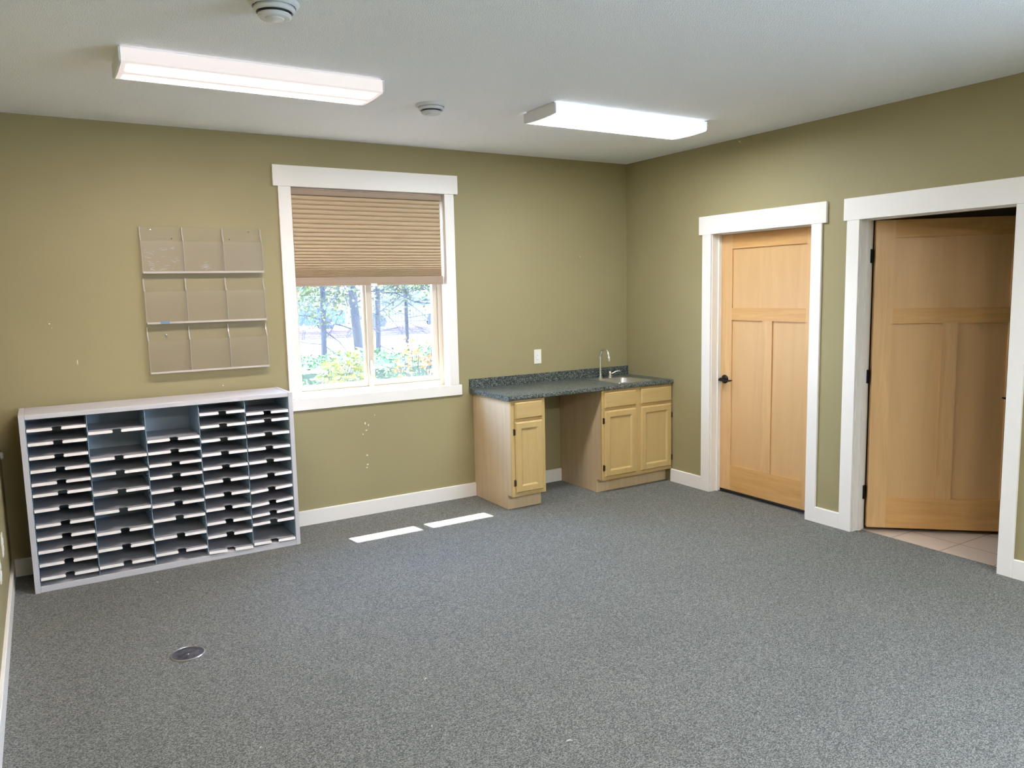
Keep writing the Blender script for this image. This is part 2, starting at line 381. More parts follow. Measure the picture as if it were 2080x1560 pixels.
# space behind the doors
b = MB(); b.box(.13, 2.6, -2.25, -5.2, -.12, .0); b.box(.10, .13, D2a, D2b, -.12, 0); struct(build('floor_hall', b, m_tile))
b = MB(); b.box(2.6, 2.7, -2.25, -5.2, 0, CZ); b.box(.13, 2.7, -2.13, -2.25, -.12, CZ); b.box(.13, 2.7, -5.2, -5.3, -.12, CZ)
struct(build('wall_hall', b, m_wall))
b = MB(); b.box(.16, 2.7, -2.13, -5.3, CZ, CZ+.1); struct(build('ceiling_hall', b, m_ceil))
b = MB(); b.box(.13, 1.2, -.9, -2.13, -.12, 0); struct(build('floor_closet', b, m_car))
b = MB(); b.box(1.2, 1.3, -.8, -2.13, 0, CZ); b.box(.13, 1.3, -.8, -.9, -.12, CZ); struct(build('wall_closet', b, m_wall))
b = MB(); b.box(.16, 1.3, -.8, -2.13, CZ, CZ+.1); struct(build('ceiling_closet', b, m_ceil))

# ------------------------------------------------------------------ window
w1 = struct(empty('window_1', (-2.49, 0, .955)))
T = .018
b = MB(); b.box(-3.222, -1.757, -T-.003, 0, 2.4917, 2.6389); build('head_casing', b, m_trim, w1, .0025)
b = MB(); b.box(-3.188, -3.097, -T, 0, .9583, 2.4917); build('side_casing', b, m_trim, w1, .0025)
b = MB(); b.box(-1.877, -1.793, -T, 0, .9583, 2.4917); build('side_casing', b, m_trim, w1, .0025)
b = MB(); b.box(-3.212, -1.768, -T-.001, 0, .873, .9583); build('sill_apron', b, m_trim, w1, .0025)
b = MB(); b.box(-3.115, -3.097, 0, .085, .955, 2.51); b.box(-1.877, -1.86, 0, .085, .955, 2.51); b.box(-3.097, -1.877, 0, .085, 2.4917, 2.51)
build('jamb_liner', b, m_trim, w1)
b = MB(); b.box(-3.115, -1.86, 0, .085, .930, .955); build('window_stool', b, m_trim, w1)
b = MB(); FY0, FY1 = .085, .15
b.box(-3.115, -3.068, FY0, FY1, .93, 2.51); b.box(-1.915, -1.86, FY0, FY1, .93, 2.51)
b.box(-3.068, -1.915, FY0, FY1, .93, .998); b.box(-3.068, -1.915, FY0, FY1, 2.46, 2.51)
b.box(-2.533, -2.493, FY0-.006, FY1, .998, 2.46)
build('window_frame', b, m_almond, w1, .003)
for x0, x1, l, r in ((-3.068, -2.533, .012, .02), (-2.493, -1.915, .018, .042)):
    b = MB(); y0, y1 = .098, .138
    b.box(x0, x0+l, y0, y1, .998, 2.46); b.box(x1-r, x1, y0, y1, .998, 2.46)
    b.box(x0+l, x1-r, y0, y1, .998, 1.037); b.box(x0+l, x1-r, y0, y1, 2.42, 2.46)
    s_ = build('sash', b, m_almond, w1, .003)
    b = MB(); b.box(x0+l, x1-r, .117, .121, 1.037, 2.42); build('pane', b, m_glass, s_)
b = MB(); b.box(-2.522, -2.505, .068, .080, 1.085, 1.20); b.tube([(-2.513,.074,1.19),(-2.513,.058,1.17),(-2.510,.054,1.10)], .005, 8)
build('sash_latch', b, m_steel, w1, .002)
# overhanging eave and exterior wall faces outside
b = MB(); b.box(-8, 3, .15, .75, 2.728, 2.90); struct(build('trim_1', b, m_trim))

# added, unseen window in the right wall, put in to brighten the ceiling
w2 = struct(empty('fill_window', (0, -6.6, .75)))
b = MB()
for ya, yb in ((-5.5,-5.56), (-6.575,-6.625), (-7.64,-7.7)): b.box(.03, .10, ya, yb, .75, 2.55)
for ya, yb in ((-5.56,-6.575), (-6.625,-7.64)): b.box(.03, .10, ya, yb, .75, .81); b.box(.03, .10, ya, yb, 2.49, 2.55)
build('window_frame', b, m_almond, w2, .003)
for ya, yb in ((-5.56,-6.575), (-6.625,-7.64)): b = MB(); b.box(.063, .067, ya, yb, .81, 2.49); build('pane', b, m_glass, w2)
T = .018
b = MB(); b.box(-T, 0, -5.41, -5.5, .75, 2.55); build('side_casing', b, m_trim, w2); b = MB(); b.box(-T, 0, -7.7, -7.79, .75, 2.55); build('side_casing', b, m_trim, w2)
b = MB(); b.box(-T, 0, -5.38, -7.82, 2.55, 2.70); build('head_casing', b, m_trim, w2); b = MB(); b.box(-T, 0, -5.38, -7.82, .665, .75); build('sill_apron', b, m_trim, w2)

# cellular shade
sh = empty('cellular_shade', (-2.495, .03, 1.78))
tag(sh, 'tan pleated cellular shade drawn halfway down over the window', 'window shade')
SX0, SX1 = -3.090, -1.902
b = MB(); b.prism([(.008,2.440),(.004,2.448),(.004,2.476),(.010,2.482),(.055,2.482),(.055,2.440)], SX0, SX1+.006, 'x'); build('headrail', b, m_shader, sh, smooth=True)
ys = [218,245,272,300,328,356,384,411,437,462,487,509,531,551,570,588,605,621,636,650,661,668,674,680,686,692,698,703]
zs = [2.4823-(y-182)*.001217 for y in ys]
b = MB(); prof_f = []; prof_b = []
for i in range(len(zs)-1):
    z0, z1 = zs[i], zs[i+1]; h = z0-z1
    for q in (0, .08, .25, .5, .75, .92):
        d = .014*math.sin(PI*q)**.5
        prof_f.append((.022-d, z0-h*q)); prof_b.append((.036+d, z0-h*q))
prof_f.append((.022, zs[-1])); prof_b.append((.036, zs[-1]))
b.prism(prof_f + prof_b[::-1], SX0+.003, SX1-.006, 'x'); build('pleated_fabric', b, m_shade, sh, smooth=False)
b = MB(); b.prism([(.008,1.8475),(.005,1.842),(.005,1.800),(.003,1.797),(.003,1.786),(.008,1.782),(.050,1.782),(.050,1.8475)], SX0, SX1+.004, 'x')
build('bottom_rail', b, m_shader, sh)
b = MB(); b.prism([(.002,1.796),(-.004,1.792),(-.012,1.782),(-.012,1.777),(.002,1.779),(.010,1.777),(.010,1.796)], -2.515, -2.468, 'x')
build('pull_tab', b, m_platew, sh, .001)

# ------------------------------------------------------------------ mail sorter
ms = empty('mail_sorter', (-4.066, -.24, 0))
tag(ms, 'grey metal mail sorter of five columns of notched shelves, standing left of the window', 'mail sorter')
SY0, SY1, SH = -.420, -.045, 1.067
b = MB(); b.box(-4.856, -4.827, SY0, SY1, 0, SH); 
for z in (.955, .30):
    b.box(-4.8568, -4.8265, SY0-.0006, SY0, z, z+.0015)
build('side_panel', b, m_metal, ms, .003)
b = MB(); b.box(-3.307, -3.278, SY0, SY1, 0, SH); build('side_panel', b, m_metal, ms, .003)
b = MB(); b.box(-4.8268, -3.3072, SY0+.002, SY1, SH-.030, SH-.001); build('top_panel', b, m_metal, ms, .003)
b = MB(); b.box(-4.8268, -3.3072, SY0+.002, SY1, .0, .038); build('bottom_panel', b, m_metal, ms, .002)
b = MB(); b.box(-4.8268, -3.3072, SY1-.004, SY1, .038, SH-.03); build('back_panel', b, m_back, ms)
div = [-4.5135, -4.196, -3.8815, -3.5935]
def tabs(b, x, z0, z1):
    z = z0
    while z < z1:
        for y in (-.398, -.352, -.306): b.box(x, x-.0035, y, y+.020, z, z+.0022)
        z += .0135
for x in div:
    b = MB(); b.prism([(SY0+.010,.038),(SY0+.010,1.012),(SY0+.034,SH-.031),(SY1-.004,SH-.031),(SY1-.004,.038)], x-.0012, x+.0012, 'x')
    tabs(b, x-.0012, .05, 1.0); build('divider', b, m_inner, ms)
b = MB(); tabs(b, -3.3072, .05, 1.02); b.box(-3.3082, -3.3072, SY0+.004, SY1-.01, .038, 1.036); build('slotted_liner', b, m_inner, ms)
b = MB(); b.box(-4.8268, -4.8258, SY0+.004, SY1-.01, .038, 1.036)
z = .05
while z < 1.0:
    for y in (-.398, -.352): b.box(-4.8268, -4.8233, y, y+.02, z, z+.0022)
    z += .0135
build('slotted_liner', b, m_inner, ms)
edges = [-4.8235]+div+[-3.3085]
LZ = [[.965,.882,.800,.721,.643,.577,.486,.392,.314,.235,.156,.073],
      [.914,.748,.655,.537,.418,.287,.184,.078],
      [.825,.748,.669,.591,.499,.408,.314,.197,.093],
      [.963,.880,.788,.696,.606,.514,.421,.330,.238,.149,.047],
      [.936,.882,.790,.695,.606,.506,.405,.312,.241,.184,.050]]
TILT = {(4,5):.004, (4,6):.014, (4,7):.016, (4,8):.012, (4,9):.003, (4,10):-.006, (3,10):-.010}
def shelf_mesh(x0, x1, zl, dz):
    b = MB(); n = .023; D = SY1-.006-(SY0-.002); y0 = SY0-.002; h = .0165; w_ = x1-x0; xm = (x0+x1)/2 - .0
    def Z(x): return zl + h + dz*(x-x0)/w_
    arc = [(xm-n+.010*(1-math.cos(a)), .030+.010*math.sin(a)) for a in [PI/2*i/4 for i in range(5)]]
    out = [(x0,0),(xm-n-.006,0),(xm-n,.006)] + arc + [(2*xm-x,y) for x,y in arc[::-1]] + [(xm+n,.006),(xm+n+.006,0),(x1,0),(x1,D),(x0,D)]
    b.add([(x, y0+y, Z(x)) for x,y in out], [tuple(range(len(out)))])
    for s in (-1, 1):
        xe = x0 if s < 0 else x1
        arc2 = [(xm+s*(n+.006-.006*math.cos(a) if False else n+.006*(1-math.sin(a))), -h+.006*(1-math.cos(a))*1.0) for a in [PI/2*i/4 for i in range(5)]]
        arc2 = [(xm+s*(n+.006*(1-math.cos(a))), -h+.006*(1-math.sin(a))) for a in [PI/2*i/4 for i in range(5)]]
        pts = [(xe,0),(xm+s*(n+.006),0),(xm+s*n,-.006)] + arc2 + [(xe,-h)]
        b.add([(x, y0-.004*(-z_/h), Z(x)+z_) for x,z_ in pts], [tuple(range(len(pts)))], 1)
    return b
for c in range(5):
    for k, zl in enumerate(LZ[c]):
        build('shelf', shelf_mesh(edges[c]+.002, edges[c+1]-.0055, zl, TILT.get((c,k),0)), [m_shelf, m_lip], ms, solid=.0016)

# ------------------------------------------------------------------ acrylic brochure rack on the wall
rk = empty('brochure_rack', (-3.72, 0, 1.22))
tag(rk, 'clear acrylic brochure rack with nine empty pockets, hung on wall left of window', 'brochure rack')
RX0, RX1 = -4.102, -3.330
b = MB(); b.box(RX0, RX1, -.006, -.003, 1.222, 2.188); build('back_panel', b, m_acr, rk)
dx = [RX0, RX0+(RX1-RX0)/3, RX0+2*(RX1-RX0)/3, RX1]
rows = [(1.888, 2.092, 2.185), (1.556, 1.762, 1.850), (1.226, 1.437, 1.530)]
for zb, zt, zc in rows:
    b = MB(); b.prism([(-.058,zb),(-.050,zt),(-.047,zt),(-.055,zb)], RX0, RX1, 'x'); pf = build('pocket_front', b, m_acr, rk)
    b = MB(); b.box(RX0, RX1, -.060, -.006, zb-.004, zb); b.box(RX0, RX1, -.061, -.058, zb-.006, zb+.007); build('pocket_floor', b, m_acre, rk)
    for x in dx:
        b = MB(); pr = [(-.006,zb),(-.006,zc),(-.014,zc),(-.016,zc-.035),(-.022,zc-.050),(-.036,zc-.075),(-.049,zt),(-.056,zb)]
        b.prism(pr, x-.0015, x+.0015, 'x'); dv = build('pocket_divider', b, m_acr, rk)
        b = MB(); b.tube([(x,q[0],q[1]) for q in pr[2:7]], .0042, 6); b.tube([(x,-.049,zt),(x,-.056,zb)], .0015, 6); build('polished_edge', b, m_acre, dv)
b = MB(); b.box(-4.030, -3.916, -.009, -.0065, 2.112, 2.1135); b.box(-4.030, -3.916, -.009, -.0065, 2.148, 2.150); b.box(-4.030, -4.0285, -.009, -.0065, 2.1135, 2.148)
b.box(-3.9175, -3.916, -.009, -.0065, 2.1135, 2.148); build('label_holder', b, m_acre, rk)
b = MB(); b.box(-4.022, -3.965, -.0625, -.061, 1.552, 1.565); build('sticker', b, m_blue, rk)
for x, z in ((-4.035,2.170), (-3.408,2.165), (-3.350,1.498), (-3.985,1.475)):
    b = MB(); b.lathe([(0,0),(.005,0),(.004,-.004),(0,-.005)], (x,-.006,z), 10, 0, 'y'); build('screw', b, m_chrome, rk)
for x, z in ((-3.908,2.113),(-3.538,2.112)):
    b = MB(); b.lathe([(0,0),(.0035,0),(.003,-.002),(0,-.003)], (x,-.006,z), 10, 0, 'y'); build('screw_hole', b, m_black, rk)
# crumpled clear wrap lying in the top left and middle pockets
b = MB(); rnd = random.Random(3)
for i in range(30):
    x = -4.085 + rnd.random()**1.6*.20; z = 1.90+rnd.random()*.15; l = .008+rnd.random()*.025; a = rnd.uniform(-.5,.5)
    b.tube([(x,-.045,z),(x+l*math.cos(a)*.5,-.048,z+l*math.sin(a)*.5+.002),(x+l*math.cos(a),-.045,z+l*math.sin(a))], .0011, 5)
for i in range(8):
    x = -3.755 + rnd.random()*.05; z = 1.903+rnd.random()*.05; l = .02+rnd.random()*.03; a = rnd.uniform(.1,.5)
    b.tube([(x,-.046,z),(x+l*.5,-.049,z+l*a*.6),(x+l,-.046,z+l*a)], .0011, 5)
build('crumpled_wrap', b, m_film, rk)['kind'] = 'stuff'

# ------------------------------------------------------------------ base cabinets, worktop, sink
YC = -.61
def front_panel(b, x0, x1, z0, z1, y=YC, t=.019):
    """slab with sloped edges"""
    e = .009
    o = [(x0,z0),(x1,z0),(x1,z1),(x0,z1)]; i_ = [(x0+e,z0+e),(x1-e,z0+e),(x1-e,z1-e),(x0+e,z1-e)]
    vs = [(x,y,z) for x,z in o] + [(x,y-t*.45,z) for x,z in o] + [(x,y-t,z) for x,z in i_]
    fs = [(3,2,1,0)] + [(k,(k+1)%4,4+(k+1)%4,4+k) for k in range(4)] + [(4+k,4+(k+1)%4,8+(k+1)%4,8+k) for k in range(4)] + [(8,9,10,11)]
    b.add(vs, fs)
def cab_door(b, x0, x1, z0, z1, y=YC, t=.019):
    e = .009; s = .055; g = .008
    o = [(x0,z0),(x1,z0),(x1,z1),(x0,z1)]
    def ring(d): return [(x0+d,z0+d),(x1-d,z0+d),(x1-d,z1-d),(x0+d,z1-d)]
    loops = [(o, y), (o, y-t*.45), (ring(e), y-t), (ring(s-.006), y-t), (ring(s), y-t+.003), (ring(s+g), y-t+.010), (ring(s+g+.012), y-t+.010)]
    vs = [(x,yy,z) for lp, yy in loops for x,z in lp]; fs = [(3,2,1,0)]
    for l in range(len(loops)-1): fs += [(4*l+k,4*l+(k+1)%4,4*l+4+(k+1)%4,4*l+4+k) for k in range(4)]
    n = 4*(len(loops)-1); fs.append((n,n+1,n+2,n+3)); b.add(vs, fs)
def hinge(root, x, z):
    b = MB(); b.box(x-.006, x+.006, YC-.003, YC, z-.026, z+.026); b.tube([(x+.006,YC-.008,z-.022),(x+.006,YC-.008,z+.022)], .0045, 8)
    build('hinge', b, m_hinge, root, smooth=True)
def base_cabinet(name, label, x0, x1, cols, hinges, lpanel=True):
    r = empty(name, ((x0+x1)/2, -.3, 0)); tag(r, label, 'base cabinet')
    K = .1137; t = .016; H = .876
    for xa in (x0, x1-t):
        b = MB(); b.prism([(-.002,0),(-.535,0),(-.535,K),(YC+.019,K),(YC+.019,H),(-.002,H)], xa, xa+t, 'x'); build('side_panel', b, m_cabs, r, .001)
    b = MB(); b.box(x0+t, x1-t, -.535, -.520, 0, K); build('toe_kick', b, m_cabs, r)
    b = MB(); b.box(x0+t, x1-t, YC+.019, -.003, K, K+.014); b.box(x0+t, x1-t, -.012, -.003, K+.014, H); build('carcass_panel', b, m_cabs, r)
    b = MB(); s = .038; xs = [x0] + [(cols[i][1]+cols[i+1][0])/2 for i in range(len(cols)-1)] + [x1]
    b.box(x0, x0+s*.75, YC, YC+.019, K, H); b.box(x1-s*.75, x1, YC, YC+.019, K, H)
    for q in xs[1:-1]: b.box(q-.036, q+.036, YC, YC+.019, K, H)
    segs = []; prev = x0+s*.75
    for q in xs[1:-1]: segs.append((prev, q-.036)); prev = q+.036
    segs.append((prev, x1-s*.75))
    for a, c in segs:
        for za, zb in ((K, K+.032), (.690,.745), (H-.03, H)): b.box(a, c, YC+.0003, YC+.0187, za, zb)
    build('face_frame', b, m_cab, r)
    for a, c in cols:
        b = MB(); front_panel(b, a, c, .728, .8605); build('drawer_front', b, m_cabh, r)
        b = MB(); cab_door(b, a, c, .1445, .7035); build('cabinet_door', b, m_cab, r)
    for x, z in hinges: hinge(r, x, z)
    return r
base_cabinet('base_cabinet', 'narrow maple base cabinet with one door under the left end of the counter', -1.661, -1.348, [(-1.632,-1.378)], [(-1.638,.627),(-1.638,.224)])
base_cabinet('base_cabinet', 'wide two-door maple sink cabinet in the corner under the counter', -.780, -.004, [(-.757,-.419),(-.363,-.016)],
             [(-.764,.622),(-.764,.222),(-.010,.60),(-.010,.22)])
ct = empty('countertop', (-.85, -.32, .876))
tag(ct, 'dark green speckled laminate counter running from the window side to the corner', 'countertop')
zt = .914; fr = [(-.627,.877),(-.634,.882),(-.636,.892),(-.635,.903),(-.630,.911),(-.620,.914)]
full = fr + [(-.004,zt),(-.004,.877)]
b = MB(); b.prism(full, -1.694, -.530, 'x'); b.prism(full, -.190, -.002, 'x')
b.prism(fr + [(-.545,zt),(-.545,.877)], -.530, -.190, 'x'); b.box(-.530, -.190, -.125, -.004, .877, zt)
build('worktop', b, m_lam, ct, smooth=True)
b = MB(); b.prism([(-.004,zt-.030),(-.022,zt),(-.022,.990),(-.018,.9945),(-.001,.9945),(-.001,zt-.03)], -1.6935, -.002, 'x'); build('backsplash', b, m_lam, ct)
# sink
def rrect(x0, x1, y0, y1, r, n=6):
    out = []
    for cx, cy, a0 in ((x1-r,y1-r,0),(x0+r,y1-r,PI/2),(x0+r,y0+r,PI),(x1-r,y0+r,3*PI/2)):
        out += [(cx+r*math.cos(a0+PI/2*i/n), cy+r*math.sin(a0+PI/2*i/n)) for i in range(n+1)]
    return out
sk = empty('sink', (-.36, -.33, .914)); tag(sk, 'small square stainless bar sink set in the dark counter near the corner', 'sink')
b = MB(); lp = [(rrect(-.550,-.170,-.560,-.108,.012), .9142), (rrect(-.549,-.171,-.559,-.109,.012), .9175), (rrect(-.544,-.176,-.554,-.114,.014), .9185),
  (rrect(-.520,-.200,-.535,-.205,.05), .9175), (rrect(-.515,-.205,-.530,-.210,.05), .912), (rrect(-.505,-.215,-.520,-.220,.05), .82), (rrect(-.49,-.23,-.505,-.235,.04), .79), (rrect(-.385,-.335,-.395,-.345,.02), .785)]
n = len(lp[0][0]); vs = [(x,y,z) for l_, z in lp for x,y in l_]
fs = [(i*n+j, i*n+(j+1)%n, (i+1)*n+(j+1)%n, (i+1)*n+j) for i in range(len(lp)-1) for j in range(n)] + [tuple(range((len(lp)-1)*n, len(lp)*n))]
b.add(vs, fs); build('basin', b, m_steel, sk, smooth=True)
b = MB(); b.lathe([(0,.7862),(.03,.7862),(.03,.7885),(.022,.7895),(0,.787)], (-.36,-.37,0), 24); build('drain', b, m_chrome, sk, smooth=True)
fc = empty('faucet', (-.42, -.135, .918)); tag(fc, 'chrome gooseneck faucet rising behind the bar sink with a separate side lever', 'faucet')
b = MB(); fx, fy = -.422, -.135
b.lathe([(0,.9185),(.022,.9185),(.022,.922),(.014,.928),(.013,.940),(.0,.941)], (fx,fy,0), 24)
pts = [(fx,fy,.93),(fx,fy,1.02),(fx,fy,1.115)] + [(fx, fy-.062*(1-math.cos(a)), 1.118+.062*math.sin(a)) for a in [PI*i/12 for i in range(1,13)]]
pts = pts[:-1] + [(fx,fy-.128,1.095)]
b.tube(pts, .0108, 16); b.tube([(fx,fy-.127,1.106),(fx,fy-.1285,1.078)], [.0135,.013], 16)
build('spout', b, m_chrome, fc, smooth=True)
b = MB(); b.lathe([(0,.9185),(.020,.9185),(.020,.922),(.0155,.926),(.0155,.962),(.012,.970),(0,.972)], (-.315,-.140,0), 24)
vb = build('valve', b, m_chrome, fc, smooth=True)
b = MB(); b.tube([(-.306,-.142,.948),(-.285,-.150,.955),(-.262,-.160,.968),(-.238,-.170,.972),(-.225,-.176,.969)], [.0055,.005,.0045,.0045,.004], 10)
build('lever', b, m_chrome, vb, smooth=True)

# ------------------------------------------------------------------ wall plates
wp = empty('wall_outlet', (-1.009, 0, 1.14)); tag(wp, 'white wall plate above the dark counter backsplash', 'wall plate')
b = MB(); b.box(-1.046, -.971, -.006, 0, 1.078, 1.202); build('cover_plate', b, m_plate, wp, .002)
b = MB(); b.box(-1.026, -.992, -.0085, -.006, 1.107, 1.173); ins = build('receptacle', b, m_platew, wp, .001)
b = MB(); b.box(-1.0105, -1.0075, -.0088, -.0083, 1.147, 1.154); build('indicator', b, m_slot, ins)
b = MB(); b.box(-1.017, -1.001, -.0088, -.0083, 1.1125, 1.1150)
build('slot', b, m_slot, ins)
def left_plate(label, y, z, w_=.075, h_=.122):
    r = empty('wall_outlet', (XL, y, z)); tag(r, label, 'wall plate', 'outlets low on the left wall')
    b = MB(); b.box(XL, XL+.006, y-w_/2, y+w_/2, z-h_/2, z+h_/2); build('cover_plate', b, m_plate, r, .002)
    for dz in (-.02, .02):
        b = MB(); b.box(XL+.006, XL+.009, y-.017, y+.017, z+dz-.014, z+dz+.014); build('receptacle', b, m_platew, r, .002)
left_plate('ivory outlet plate low on left wall, the nearer to the sorter', -.80, .43)
left_plate('ivory outlet plate low on left wall, at the very edge of the frame', -1.17, .40)
b = MB(); b.lathe([(0,0),(.024,0),(.024,.006),(.020,.013),(.010,.016),(0,.016)], (XL,-.06,.785), 24, 0, 'x')
tag(build('round_cap', b, m_platew, smooth=True, origin=(XL,-.06,.785)), 'small round white cap on the left wall beside the sorter', 'wall cap')

# floor box
fb = empty('floor_outlet', (-4.222, -1.762, 0)); tag(fb, 'round metal floor outlet cover set into the grey carpet', 'floor outlet')
b = MB(); b.lathe([(0,0),(.079,0),(.079,.004),(.076,.007),(.0725,.007),(.071,.004),(0,.004)], (-4.222,-1.762,0), 48); build('trim_ring', b, m_steel, fb, smooth=True)
m_lid = mat('scuffed_lid', (.17,.165,.19), .35, .5)
t = tex(m_lid, (1,1,1), Scale=35, Detail=4); L(m_lid, ramp(m_lid, t.outputs['Fac'], [(.35,(.045,.042,.06)), (.7,(.17,.165,.18))]).outputs[0], bsdf(m_lid).inputs[0])
b = MB(); b.lathe([(0,.004),(.0705,.004),(.0705,.0058),(.0,.0058)], (-4.222,-1.762,0), 48); lid = build('lid', b, m_lid, fb, smooth=True)
b = MB(); b.lathe([(0,.0058),(.006,.0058),(.005,.0078),(0,.008)], (-4.222,-1.770,0), 14); build('screw', b, m_chrome, lid, smooth=True)
# bits of lint
for i, (x, y, l, a, lab) in enumerate(((-3.362,-2.639,.020,.4,'thin white lint sliver on the carpet right of the floor outlet'),
        (-3.503,-2.998,.013,1.1,'brightest white paper scrap on the near carpet'),
        (-4.116,-2.768,.010,.2,'tiny white scrap on the carpet near the bottom left'),
        (-3.106,-3.381,.026,-.3,'pale crescent shaving on the carpet at the bottom centre'),
        (-1.475,-.854,.008,.5,'white speck on the carpet in front of the narrow cabinet'),
        (-4.221,-.643,.012,.1,'white speck on the carpet in front of the sorter'))):
    b = MB(); pts = [(x+math.cos(a)*l*(q-.5), y+math.sin(a)*l*(q-.5)+.004*math.sin(q*PI), .0035+.002*math.sin(q*PI)) for q in (0,.25,.5,.75,1)]
    b.tube(pts, [.0008,.0018,.002,.0016,.0007], 6)
    tag(build('lint_scrap', b, m_lint, origin=(x,y,0)), lab, 'lint', 'scraps of lint on the carpet')

# ------------------------------------------------------------------ ceiling fixtures
def fixture(label, cx, cy, hl, hw, side, bow, col, strength, group, base):
    r = empty('ceiling_light', (cx, cy, CZ)); tag(r, label, 'ceiling light', group)
    b = MB(); b.box(cx-hl+.01, cx+hl-.01, cy-hw+.02, cy+hw-.02, CZ-.010, CZ); build('housing', b, m_pan, r)
    def prof(sc, n=14):
        out = [(cy-hw*sc, CZ-.010), (cy-hw*sc, CZ-side+.006), (cy-hw*sc+.006, CZ-side)]
        for i in range(1, n): 
            q = i/n; yy = cy-hw*sc+.006+(2*hw*sc-.012)*q; out.append((yy, CZ-side-bow*math.sin(PI*q)**.7))
        out += [(cy+hw*sc-.006, CZ-side), (cy+hw*sc, CZ-side+.006), (cy+hw*sc, CZ-.010)]
        return out
    m = lens('lit_lens', col, strength, base, hl-.03, hw*.5)
    b = MB(); b.prism(prof(.985), cx-hl+.010, cx+hl-.010, 'x'); build('diffuser_lens', b, m, r, smooth=True)
    for s in (-1, 1):
        b = MB(); xa = cx+s*hl; b.prism(prof(1), xa, xa-s*.010, 'x'); build('end_cap', b, m_pan, r, .001)
G = 'long fluorescent fixtures on the ceiling'
fixture('lit fluorescent ceiling fixture with warm pinkish light, at the left', -3.683, -1.543, .629, .163, .074, .008, (1,.87,.83), FIX*1.05, G, .08)
fixture('lit fluorescent ceiling fixture with cool white light, at the right', -1.332, -1.530, .634, .175, .070, .007, (.86,.93,1), FIX*1.1, G, .20)
GR = 'added fluorescent fill fixtures nearer the camera, out of view'  # unseen pair added to light the room from behind
fixture('added unseen cool fluorescent ceiling fixture over the near right of the room', -1.332, -6.2, .634, .175, .066, .010, (.95,.98,1), REAR, GR, .3)
fixture('added unseen warm fluorescent ceiling fixture over the near left of the room', -3.683, -6.2, .629, .163, .060, .024, (1,.95,.90), REAR, GR, .3)

def vent(label, cx, cy, s):
    r = empty('ceiling_vent', (cx, cy, CZ)); tag(r, label, 'ceiling vent', 'round stepped ceiling vents')
    Z = CZ; k = s/.097
    b = MB(); b.lathe([(.060*k,Z),(.097*k,Z),(.097*k,Z-.004),(.091*k,Z-.012),(.084*k,Z-.017),(.080*k,Z-.014),(.075*k,Z-.004)], (cx,cy,0), 48); build('flange', b, m_vent, r, smooth=True)
    b = MB(); b.lathe([(.066*k,Z-.006),(.079*k,Z-.018),(.081*k,Z-.026),(.076*k,Z-.034),(.070*k,Z-.036),(.066*k,Z-.030),(.062*k,Z-.016)], (cx,cy,0), 48); build('ring', b, m_vent, r, smooth=True)
    b = MB(); b.lathe([(0,Z-.040),(.055*k,Z-.040),(.064*k,Z-.043),(.0645*k,Z-.048),(.058*k,Z-.055),(.040*k,Z-.057),(.036*k,Z-.0565),(.034*k,Z-.060),(.028*k,Z-.062),(0,Z-.062)], (cx,cy,0), 48); build('centre_disc', b, m_vent, r, smooth=True)
    b = MB(); b.lathe([(.072*k,Z-.001),(.060*k,Z-.02),(.050*k,Z-.041)], (cx,cy,0), 40); build('gap_shade_core', b, m_dark, r, smooth=True)
vent('small round stepped ceiling vent between the two light fixtures', -2.585, -1.290, .092)
vent('round stepped ceiling vent cut off by the top edge of the photo', -3.832, -2.500, .096)

# ------------------------------------------------------------------ outside the window
b = MB(); b.box(-14, 16, .15, 6.4, -.3, .0); struct(build('ground_bed', b, m_mulch))
b = MB(); b.add([(-20,6.4,0),(40,6.4,0),(40,22,.12),(-20,22,.12),(40,60,.45),(-20,60,.45)], [(0,1,2,3),(3,2,4,5)]); struct(build('pavement', b, m_conc))
b = MB(); b.box(-10, 30, 22, 22.3, -.1, .36); b.box(-10, 30, 21.95, 22.35, .36, .44); 
tag(build('brick_wall', b, [m_brick], origin=(10,22,0)), 'low reddish brick wall beyond the pavement outside the window', 'garden wall')
fr_ = empty('iron_fence', (10, 22.15, .44)); tag(fr_, 'dark iron picket fence on the low brick wall outside', 'fence')
b = MB()
for z in (.60, 1.38): b.box(-4, 22, 22.13, 22.17, z, z+.035)
build('rail', b, m_fence, fr_)
b = MB(); x = 0.0
while x < 12: b.box(x, x+.018, 22.14, 22.16, .44, 1.50); x += .125
pk = build('picket', b, m_fence, fr_); pk['kind'] = 'stuff'
for x in (0.2, 3.2, 6.2, 9.2):
    b = MB(); b.box(x, x+.07, 22.115, 22.185, .44, 1.58); build('post', b, m_fence, fr_)

def leaves(n, place, size, seed, mb=None):
    rd = random.Random(seed); b = mb or MB()
    for _ in range(n):
        p = Vector(place(rd)); s = size*rd.uniform(.6, 1.3)
        a = Vector((rd.gauss(0,1), rd.gauss(0,1), rd.gauss(0,.6))).normalized(); c = a.orthogonal().normalized()
        c = (Matrix.Rotation(rd.uniform(0, 2*PI), 3, a) @ c); nrm = a.cross(c)
        q = [p, p+a*s*.5+c*s*.28+nrm*s*.08, p+a*s, p+a*s*.5-c*s*.28+nrm*s*.08]
        b.add(q, [(0,1,2),(0,2,3)])
    return b
